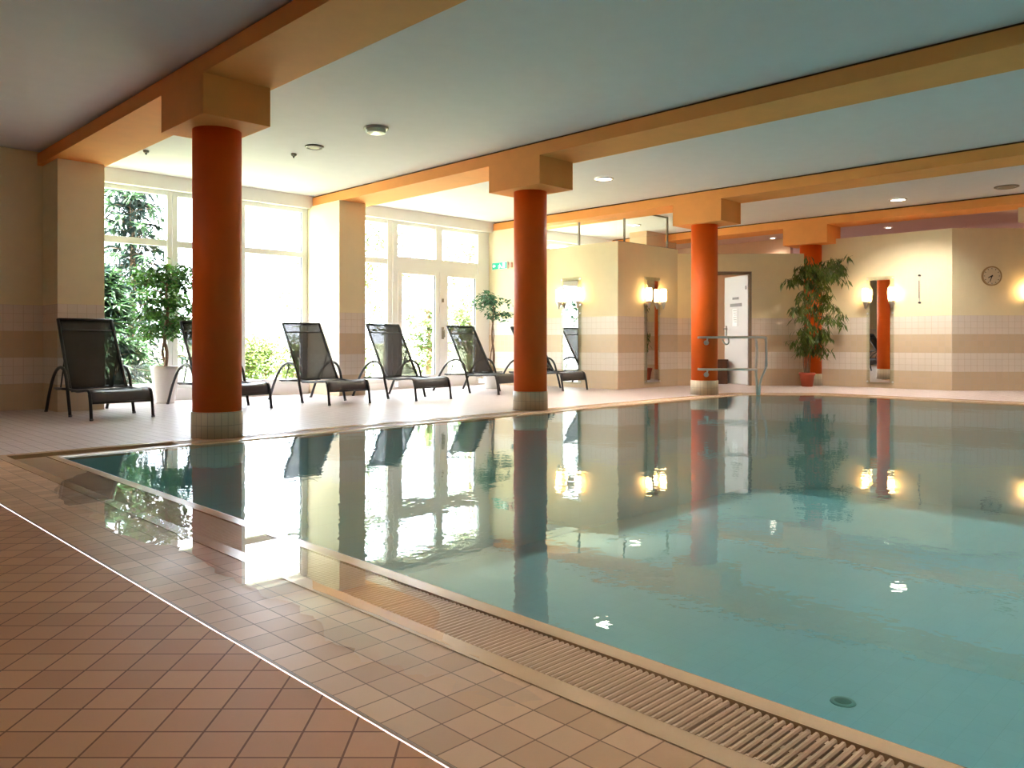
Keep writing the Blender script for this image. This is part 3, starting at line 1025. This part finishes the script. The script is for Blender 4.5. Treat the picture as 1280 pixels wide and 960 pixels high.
def make_lounger():
    """local y = 0 at the front feet, back towards +y; z up"""
    t = thing('sun_lounger', (0, 0, 0), '', 'sun lounger', 0, 'charcoal sun loungers along the windows')
    # side rails of the seat: from the front curve back
    prof = [(0.045, 0.235), (0.075, 0.272), (0.15, 0.283), (0.28, 0.272), (0.42, 0.262), (0.56, 0.265), (0.70, 0.272)]
    for sx in (-1, 1):
        x = sx * HW
        mb = MB()
        mb.tube(arc_pts([(x, y, z) for y, z in prof], 5), 0.014, 8)
        mb.tube([(x, 0.70, 0.272), (x, 1.17, 0.262)], 0.013, 8)
        mb.build('side_rail', DARKM, t)
        mb = MB()
        mb.tube(arc_pts([(x, 0.055, 0.25), (x, 0.028, 0.17), (x, 0.0, 0.0)], 4), 0.0155, 8)
        mb.build('front_leg', DARKM, t)
        xa = sx * (HW + 0.02)
        mb = MB()
        mb.tube(arc_pts([(xa, 0.58, 0.0), (xa, 0.66, 0.24), (xa, 0.72, 0.40), (xa, 0.81, 0.475), (xa, 0.95, 0.485), (xa, 1.12, 0.41), (xa, 1.28, 0.235), (xa, 1.42, 0.0)], 5), 0.0165, 8)
        mb.build('armrest', DARKM, t)
        mb = MB()
        mb.tube([(sx * (HW - 0.015), 0.70, 0.275), (sx * (HW - 0.015), 0.76, 0.36), (sx * (HW - 0.02), 1.145, 0.99)], 0.0165, 8)
        mb.build('back_rail', DARKM, t)
        mb = MB()
        mb.tube([(sx * (HW - 0.03), 1.08, 0.27), (sx * (HW - 0.03), 0.93, 0.62)], 0.008, 6)
        mb.build('back_strut', DARKM, t)
    for y, z in ((0.04, 0.165), (0.62, 0.255), (1.14, 0.255)):
        mb = MB()
        mb.tube([(-HW, y, z), (HW, y, z)], 0.011, 8)
        mb.build('cross_bar', DARKM, t)
    mb = MB()
    mb.tube([(-HW + 0.02, 1.145, 0.99), (HW - 0.02, 1.145, 0.99)], 0.0135, 8)
    mb.build('top_bar', DARKM, t)
    # seat sling, rolling down over the front
    sp = [(0.038, 0.165), (0.048, 0.225), (0.075, 0.268), (0.15, 0.285), (0.28, 0.272), (0.42, 0.255), (0.56, 0.255), (0.69, 0.270)]
    mb = MB()
    pts = arc_pts([(0, y, z) for y, z in sp], 4)
    nx = 8
    for A, B in zip(pts, pts[1:]):
        for i in range(nx):
            xa, xb = -HW + 0.005 + (2 * HW - 0.01) * i / nx, -HW + 0.005 + (2 * HW - 0.01) * (i + 1) / nx
            sa = -0.012 * (1 - (xa / HW) ** 2)
            sb = -0.012 * (1 - (xb / HW) ** 2)
            mb.face([(xa, A.y, A.z + sa + .006), (xb, A.y, A.z + sb + .006), (xb, B.y, B.z + sb + .006), (xa, B.y, B.z + sa + .006)], None, 0, True)
    o = mb.build('seat_sling', SLINGT, t)
    so = o.modifiers.new('thick', 'SOLIDIFY'); so.thickness = 0.004
    mb = MB()
    a, b = Vector((0, 0.70, 0.285)), Vector((0, 1.145, 0.99))
    hw = HW - 0.018
    nz_ = 10
    for k in range(nz_):
        for i in range(nx):
            P_ = []
            for kk, ii in ((k, i), (k, i + 1), (k + 1, i + 1), (k + 1, i)):
                q = a.lerp(b, kk / nz_)
                x = -hw + 2 * hw * ii / nx
                sag = 0.012 * (1 - (x / hw) ** 2) * math.sin(PI * kk / nz_)
                P_.append((x, q.y + sag, q.z))
            mb.face(P_, None, 0, True)
    o = mb.build('back_sling', SLING, t)
    so = o.modifiers.new('thick', 'SOLIDIFY'); so.thickness = 0.003
    # stitched head band
    mb = MB()
    q0, q1 = a.lerp(b, 0.83), a.lerp(b, 0.85)
    mb.face([(-hw, q0.y - .004, q0.z), (hw, q0.y - .004, q0.z), (hw, q1.y - .004, q1.z), (-hw, q1.y - .004, q1.z)])
    mb.face([(-hw, q0.y + .004, q0.z), (-hw, q1.y + .004, q1.z), (hw, q1.y + .004, q1.z), (hw, q0.y + .004, q0.z)])
    mb.build('head_seam', DARKM, t)
    for sx in (-1, 1):
        for y, xx in ((0.0, sx * HW), (0.58, sx * (HW + .02)), (1.42, sx * (HW + .02))):
            mb = MB()
            mb.lathe([(0.0175, 0.0), (0.0185, 0.02)], xx, y, 10)
            mb.build('foot_cap', SEAL, t)
    return t


loungers = [(2.765, 8.19, 'empty charcoal mesh sun lounger at the far left, in front of the pier'),
            (4.12, 8.33, 'charcoal sun lounger half hidden behind the nearest orange column'),
            (5.35, 8.18, 'charcoal sun lounger right of the nearest column, before the large window'),
            (6.52, 8.03, 'charcoal sun lounger standing in front of the pier between the windows'),
            (8.09, 8.17, 'charcoal sun lounger before the garden doors, left of the second column'),
            (9.36, 8.08, 'farthest charcoal sun lounger, partly hidden behind the second column')]
proto = make_lounger()
for i, (x, y, lab) in enumerate(loungers):
    o = proto if i == 0 else copy_tree(proto)
    o.location = (x, y, 0)
    o['label'] = lab
    o.rotation_euler = (0, 0, [0.0, 0.01, 0.0, -0.01, 0.01, 0.0][i])


# ------------------------------------------------------------------ potted plants
def pot(t, prof, m, soil_z, soil_r):
    mb = MB()
    mb.lathe(prof, n=32, cap1=False)
    mb.build('pot', m, t)
    mb = MB()
    mb.lathe([(soil_r, soil_z), (0.001, soil_z + 0.01)], n=24, cap0=False)
    mb.build('soil', SOIL, t)


def foliage(t, rng, twigs, leaf_n, L, W, m, droop, keep=None, spread=0.03):
    """leaves set along twigs (polylines in local coordinates)"""
    mb = MB()
    for tw in twigs:
        for k in range(leaf_n):
            u = 0.15 + 0.85 * rng.random()
            f = u * (len(tw) - 1)
            i = min(int(f), len(tw) - 2)
            p = Vector(tw[i]).lerp(Vector(tw[i + 1]), f - i)
            p += Vector((rng.gauss(0, spread), rng.gauss(0, spread), rng.gauss(0, spread)))
            a = rng.random() * 2 * PI
            d = Vector((math.cos(a), math.sin(a), -droop + rng.uniform(-0.5, 0.5)))
            nr = Vector((rng.uniform(-.6, .6), rng.uniform(-.6, .6), 1))
            l = L * rng.uniform(0.7, 1.25)
            if keep and not keep(p + d.normalized() * l):
                continue
            mb.leaf(p, d, nr, l, W * rng.uniform(0.8, 1.2))
    return mb.build('foliage', m, t, weld=False)


def wander(rng, p, d, L, n, droop, jit):
    p, d = Vector(p), Vector(d).normalized()
    out = [p.copy()]
    for i in range(n):
        d = (d + Vector((rng.gauss(0, jit), rng.gauss(0, jit), rng.gauss(0, jit) - droop))).normalized()
        p = p + d * (L / n)
        out.append(p.copy())
    return out


# weeping fig in the white pot
rng = random.Random(4)
t = thing('potted_fig_tree', (3.86, 9.98, 0), 'bushy weeping fig in a white pot behind the nearest column', 'potted plant')
pot(t, [(0.105, 0), (0.115, 0.02), (0.165, 0.40), (0.17, 0.455), (0.155, 0.455), (0.15, 0.41)], WPOT, 0.41, 0.152)
mb = MB()
tr = [(0.0, 0, 0.40), (0.02, 0.0, 0.62), (-0.01, 0.02, 0.85), (0.03, -0.01, 1.1), (0.02, 0.01, 1.35), (0.05, 0, 1.65)]
mb.tube(arc_pts(tr, 4), 0.024, 8, r1=0.010)
mb.tube(arc_pts([(0.03, 0.02, 0.40), (-0.02, 0.03, 0.65), (0.03, -0.02, 0.95), (-0.02, 0.02, 1.3)], 4), 0.018, 7, r1=0.008)
twigs = []
keep1 = lambda q: q.y < 0.33 and q.x > -0.52
for k in range(64):
    z = rng.uniform(0.75, 1.68)
    a = rng.random() * 2 * PI
    rad = 0.46 if z < 1.45 else 0.40
    tw = wander(rng, (0.02, 0, z), (math.cos(a), math.sin(a) * 0.75, rng.uniform(0.2, 0.9)), rng.uniform(0.28, rad + 0.12), 6, 0.17, 0.12)
    tw = [Vector((q.x, min(q.y, 0.3), q.z)) for q in tw]
    twigs.append(tw)
    mb.tube(tw, 0.005, 5, r1=0.002)
mb.build('trunk', BARK, t)
foliage(t, rng, twigs, 40, 0.075, 0.042, FIG, 0.5, keep1)

# slim tree by the exit sign
rng = random.Random(8)
t = thing('potted_tree', (8.80, 9.35, 0), 'slim little tree with sparse blue green leaves below the exit sign', 'potted plant')
pot(t, [(0.11, 0), (0.12, 0.02), (0.16, 0.25), (0.165, 0.28), (0.15, 0.28), (0.148, 0.25)], WPOT, 0.25, 0.15)
mb = MB()
mb.tube(arc_pts([(0, 0, 0.24), (0.03, 0, 0.55), (-0.02, 0, 0.85), (0.02, 0, 1.15), (0.02, 0, 1.45)], 4), 0.02, 8, r1=0.008)
mb.tube(arc_pts([(0.02, 0.02, 0.24), (-0.03, 0.02, 0.5), (0.03, 0, 0.85), (-0.04, 0, 1.2)], 4), 0.014, 7, r1=0.006)
twigs = []
for k in range(22):
    z = rng.uniform(1.1, 1.5)
    a = rng.random() * 2 * PI
    tw = wander(rng, (0.0, 0, z), (math.cos(a), math.sin(a), rng.uniform(0.2, 0.9)), rng.uniform(0.25, 0.46), 5, 0.12, 0.14)
    twigs.append(tw)
    mb.tube(tw, 0.004, 5, r1=0.002)
mb.build('trunk', BARK, t)
foliage(t, rng, twigs, 17, 0.085, 0.045, FIG3, 0.4, None)

# tall narrow leaved fig in terracotta
rng = random.Random(21)
px, py = 13.0, 6.07
t = thing('potted_fig', (px, py, 0), 'tall narrow leaved fig in a terracotta pot beside the farthest column', 'potted plant')
pot(t, [(0.085, 0), (0.09, 0.01), (0.12, 0.19), (0.13, 0.19), (0.132, 0.235), (0.118, 0.235), (0.112, 0.2)], TERRA, 0.2, 0.115)
mb = MB()
rx, ry = 0.711, -0.703            # rightwards in the room, along the doorway wall
fx, fy = 0.703, 0.711


def KP(q):
    wx, wy = q.x + px, q.y + py
    return q.z > 0.72 - 0.3 * abs(math.sin(37 * q.x + 23 * q.y)) and (wx * fx + wy * fy) < 13.66 and wx < 13.43 and not ((wx - 13.437) ** 2 + (wy - 6.203) ** 2 < 0.2 ** 2)


twigs = []
for sx, tx in ((-0.04, -0.10), (0.0, 0.05), (0.035, 0.2), (0.02, 0.32), (-0.02, 0.0)):
    top = rng.uniform(1.7, 2.05)
    st = arc_pts([(sx * rx, sx * ry, 0.2), (sx * rx * 1.6, sx * ry * 1.6, 0.5), (tx * .5 * rx - .03, tx * .5 * ry - .03, 1.0), (tx * rx - .08, tx * ry - .08, top)], 5)
    mb.tube(st, 0.012, 6, r1=0.005)
    for k in range(18):
        i = min(len(st) - 1, rng.randrange(6, len(st) + 4))
        s = rng.choice([-1, 1]) * rng.uniform(0.3, 1)
        d = (rx * s - fx * rng.uniform(-0.2, 0.8), ry * s - fy * rng.uniform(-0.2, 0.8), rng.uniform(0.1, 0.9))
        tw = wander(rng, st[i], d, rng.uniform(0.22, 0.46), 6, 0.2, 0.12)
        twigs.append(tw)
        mb.tube(tw, 0.004, 5, r1=0.002)
mb.build('stems', BARK, t)
foliage(t, rng, twigs, 21, 0.15, 0.034, FIG2, 1.5, KP, 0.02)

# ------------------------------------------------------------------ handrail at the pool corner
G = lambda x, d: (0.703 * d + 0.711 * d * (x - 640) / 996.5, 0.711 * d - 0.703 * d * (x - 640) / 996.5)
e = Vector((0.711, -0.703))                     # along the rail
b0 = Vector((9.995, 6.19)) - Vector((0.703, 0.711)) * 0.255 - e * 0.15
t = thing('pool_handrail', (b0.x, b0.y, 0), 'steel tube handrail bolted to the third column, ending at the pool edge', 'handrail')
Rl = lambda s, z, k=0.0: (e.x * s + 0.703 * k, e.y * s + 0.711 * k, z)
mb = MB()
mb.tube(arc_pts([Rl(0.0, 0.81, 0.02), Rl(0.06, 0.815), Rl(0.3, 0.815), Rl(0.9, 0.815), Rl(0.945, 0.80), Rl(0.955, 0.76)], 4) + [Vector(Rl(0.955, 0.40))], 0.017, 10)
mb.build('upper_rail', STEEL, t)
mb = MB()
mb.tube([Vector(q) for q in arc_pts([Rl(0.0, 0.37, 0.02), Rl(0.06, 0.365), Rl(0.4, 0.365), Rl(0.78, 0.365), Rl(0.83, 0.36, 0.02)], 4)], 0.017, 10)
mb.build('lower_rail', STEEL, t)
mb = MB()
mb.tube(arc_pts([Rl(0.81, 0.81, 0.01), Rl(0.84, 0.60, 0.05), Rl(0.83, 0.30, 0.06), Rl(0.86, 0.0, 0.08)], 5), 0.02, 10)
mb.build('post', STEEL, t)
mb = MB()
mb.tube(arc_pts([Rl(0.955, 0.40), Rl(0.93, 0.33, 0.02), Rl(0.89, 0.2, 0.05), Rl(0.88, 0.0, 0.08)], 5), 0.017, 10)
mb.build('post', STEEL, t)
for z in (0.815, 0.365):
    mb = MB()
    mb.tube([Rl(0.13, z - 0.015, 0.0), Rl(0.13, z - 0.07, 0.02), Rl(0.13, z - 0.075, 0.066)], 0.012, 8)
    mb.tube([Rl(0.13, z - 0.075, 0.055), Rl(0.13, z - 0.075, 0.068)], 0.035, 14)
    mb.build('bracket', STEEL, t)
mb = MB()
mb.tube(arc_pts([Rl(0.42, 0.80), Rl(0.43, 0.75), Rl(0.40, 0.715), Rl(0.36, 0.74), Rl(0.345, 0.78, 0.02)], 4), 0.011, 8)
mb.build('hook', STEEL, t)

# ------------------------------------------------------------------ overflow grates
ORD = ['first', 'second', 'third', 'fourth', 'fifth', 'sixth', 'seventh', 'eighth', 'ninth', 'tenth', 'eleventh', 'twelfth', 'thirteenth', 'fourteenth', 'fifteenth', 'sixteenth', 'seventeenth', 'eighteenth']


def grate_mesh(L):
    """slats across the channel; local x along the edge, local y across, top at z = 0"""
    mb = MB()
    n = int(L / 0.0168)
    wd = GRW - 0.012
    for k in range(n):
        x = (k + 0.5) * L / n
        r = 0.0051
        prof = [(x - r, -0.016), (x + r, -0.016), (x + r, -0.004), (x + r * 0.5, 0.0), (x - r * 0.5, 0.0), (x - r, -0.004)]
        A = [(a, 0.0, z) for a, z in prof]
        B = [(a, wd, z) for a, z in prof]
        mb.face(A[::-1]); mb.face(B)
        for i in range(6):
            j = (i + 1) % 6
            mb.face([A[i], A[j], B[j], B[i]][::-1])
    for y in (0.012, wd / 2, wd - 0.012):
        mb.box(0.002, y - 0.008, -0.024, L - 0.002, y + 0.008, -0.007)
    return mb


def grate_run(p_in, p_in2, seg, label, group, first=0.0):
    """sections along the pool edge from p_in to p_in2 (points of the pool outline)"""
    a, b = Vector(p_in), Vector(p_in2)
    t = (b - a).normalized()
    nr = Vector((t.y, -t.x))
    total = (b - a).length - first
    n = int(total / seg + 1e-6)
    proto = None
    for k in range(n):
        q = a + t * (first + k * seg) + nr * (LIPW + 0.006)
        if proto is None:
            o = proto = grate_mesh(seg - 0.004).build('overflow_grate', GRATE)
            # local y must run outwards
            rz = math.atan2(t.y, t.x)
        else:
            o = proto.copy(); COL.objects.link(o)
        o.location = (q.x, q.y, -0.001)
        o.rotation_euler = (0, 0, rz)
        # outward is to the right of the walking direction, so flip y by mirroring the mesh once
        if k == 0:
            for v in proto.data.vertices:
                v.co.y = -v.co.y
            proto.data.flip_normals()
        tag(o, label % ORD[k], 'grate', group, 'thing')


# near edge: walk from the left corner towards the viewer (outline is counter-clockwise: P4 -> P0)
grate_run((P[4][0], P[4][1] + LIPW), (P[0][0], -0.3), 0.5, 'beige slatted overflow grate on the near pool edge, %s from the left corner', 'overflow grates along the near pool edge', 0.0)
grate_run(P[3], P[4], 1.0, 'beige slatted overflow grate on the column side, %s from the rail end', 'overflow grates along the column side')
grate_run(P[1], P[2], 1.0, 'beige slatted overflow grate on the far right pool edge, %s from the right', 'overflow grates along the far right edge', 0.9)
grate_run(P[2], P[3], 1.1, 'beige slatted overflow grate across the cut pool corner, %s piece', 'overflow grate at the cut corner')

# puddle standing on the border tiles and grate
pud = [(1.49, 5.0), (1.30, 4.75), (1.16, 4.4), (1.12, 4.05), (1.15, 3.75), (1.09, 3.45), (1.10, 3.12), (1.17, 2.95), (1.17, 2.78), (1.13, 2.55), (1.15, 2.35),
       (1.12, 2.18), (1.15, 2.02), (1.12, 1.88), (1.06, 1.74), (1.08, 1.64), (1.05, 1.58), (1.10, 1.50), (1.09, 1.43), (1.14, 1.37), (1.12, 1.27), (1.15, 1.16), (1.21, 1.14),
       (1.24, 1.3), (1.27, 1.5), (1.33, 1.62), (1.40, 1.72), (1.45, 1.95), (1.495, 2.1)]
rng = random.Random(2)
pp = []
for i in range(len(pud)):
    a, b = Vector(pud[i]), Vector(pud[(i + 1) % len(pud)])
    for k in range(4):
        q = a.lerp(b, k / 4)
        if q.x < 1.45:
            q += Vector((rng.gauss(0, 0.010), rng.gauss(0, 0.012)))
        pp.append(q)
mb = MB()
V3 = [Vector((p.x, p.y, 0)) for p in pp]
for tri in tessellate_polygon([V3]):
    pts = [pp[i] for i in tri]
    ar = (pts[1] - pts[0]).cross(pts[2] - pts[0])
    if ar < 0:
        pts = pts[::-1]
    mb.face([(p.x, p.y, 0.0065) for p in pts])
tag(mb.build('water_puddle', WET), 'thin film of water standing on the tiles and grate by the near edge', 'puddle', None, 'stuff')

# drain on the pool bottom
t = thing('pool_drain', (4.64, 1.95, -DEPTH), 'round dark drain on the pool bottom near the lower right', 'drain')
mb = MB(); mb.lathe([(0.072, 0.0), (0.068, 0.006), (0.048, 0.008)], n=28, cap1=False); mb.build('ring', DRAINR, t)
mb = MB(); mb.lathe([(0.048, 0.007), (0.02, 0.018), (0.001, 0.02)], n=20, cap0=False); mb.build('cap', DRAIN, t)

# ------------------------------------------------------------------ garden outside
mb = MB()
mb.face([(-12, 10.7, -0.06), (45, 10.7, -0.06), (45, 60, 0.6), (-12, 60, 0.6)])
struct(mb.build('ground', LAWN), 'bright lawn outside the windows', 'lawn')


mb = MB()
mb.box(-12, 14.4, -0.1, 0.5, 34, 13)  # unseen block added only to keep the sun off the garden trees
struct(mb.build('sun_blocker', [WHITEP]), 'added block left of the garden, out of view, shading the trees', 'sun blocker')


def conifer(x, y, h, r, seed, label):
    rng = random.Random(seed)
    t = thing('conifer_tree', (x, y, -0.05), label, 'tree', 0, 'conifers outside the left window')
    mb = MB()
    mb.tube([(0, 0, 0), (0.02, 0, h * .5), (0, 0, h)], 0.08, 8, r1=0.015)
    lf = MB()
    for k in range(120):
        z = h * (0.06 + 0.92 * (k / 120))
        a = k * 2.4
        L = r * (1 - z / h) * rng.uniform(0.75, 1.1) + 0.1
        br = wander(rng, (0, 0, z), (math.cos(a), math.sin(a), 0.25), L, 5, 0.09, 0.05)
        mb.tube(br, 0.01, 5, r1=0.003)
        for j in range(60):
            u = rng.random() * (len(br) - 1)
            i = min(int(u), len(br) - 2)
            p = br[i].lerp(br[i + 1], u - i)
            tip = u > 3.6
            d = (br[-1] - br[0]).normalized() + Vector((rng.gauss(0, .6), rng.gauss(0, .6), rng.gauss(-0.25, .4)))
            lf.leaf(p, d, (0, 0, 1), rng.uniform(0.16, 0.30), 0.05, 1 if tip else 0)
    mb.build('trunk', BARK, t)
    lf.build('foliage', [SPRUCE, SPRUCEY], t, weld=False)


def broadleaf(x, y, h, r, seed, label, m=BIRCH, n=60, ln=42, name='garden_tree', group='leafy trees outside', size=0.13):
    rng = random.Random(seed)
    t = thing(name, (x, y, 0.0), label, 'tree' if name == 'garden_tree' else 'bush', 0, group)
    mb = MB()
    if name == 'garden_tree':
        mb.tube(arc_pts([(0, 0, 0), (0.05, 0.02, h * .4), (-0.03, 0, h * .85)], 4), 0.07, 8, r1=0.02)
    else:
        mb.tube([(0, 0, 0), (0, 0, h * 0.6)], 0.03, 6, r1=0.01)
    tw = []
    for k in range(n):
        z = rng.uniform(0.12, 0.85) * h
        a = rng.random() * 2 * PI
        b = wander(rng, (0, 0, z), (math.cos(a), math.sin(a), rng.uniform(0, 0.9)), r * rng.uniform(0.5, 1.15), 5, 0.06, 0.15)
        tw.append(b)
        mb.tube(b, 0.012, 5, r1=0.004)
    mb.build('trunk', BARK, t)
    foliage(t, rng, tw, ln, size, size * .55, m, 0.3, None, 0.09)


conifer(5.1, 14.7, 4.7, 1.35, 5, 'dark spruce outside the left window, behind the weeping fig')
conifer(3.75, 12.1, 1.9, 0.8, 6, 'low dark conifer outside, just behind the pier at left')
for k, (x, y, h, r) in enumerate(((9.9, 15.5, 5.2, 1.3), (12.2, 17.0, 6.0, 1.6), (14.2, 16.0, 5.5, 1.5), (16.6, 18.5, 6.5, 1.8), (10.4, 13.0, 1.7, 0.6), (12.3, 13.8, 1.9, 0.7))):
    broadleaf(x, y, h, r, 30 + k,
              ['pale tree outside the narrow light right of the pier', 'pale tree behind the left garden door', 'pale tree behind the right garden door',
               'farthest pale tree behind the garden doors', 'low pale shrub outside the narrow light', 'low pale shrub outside the garden doors'][k], n=46 if h > 3 else 26)
for k, (x, y) in enumerate(((6.3, 12.9), (7.45, 13.2), (8.75, 13.4), (7.6, 14.6))):
    broadleaf(x, y, 0.85, 0.42, 50 + k, 'round green bush outside the large window, %s from the left' % ORD[k], HEDGE, 30, 45, 'garden_bush', 'bushes outside the large window', 0.09)
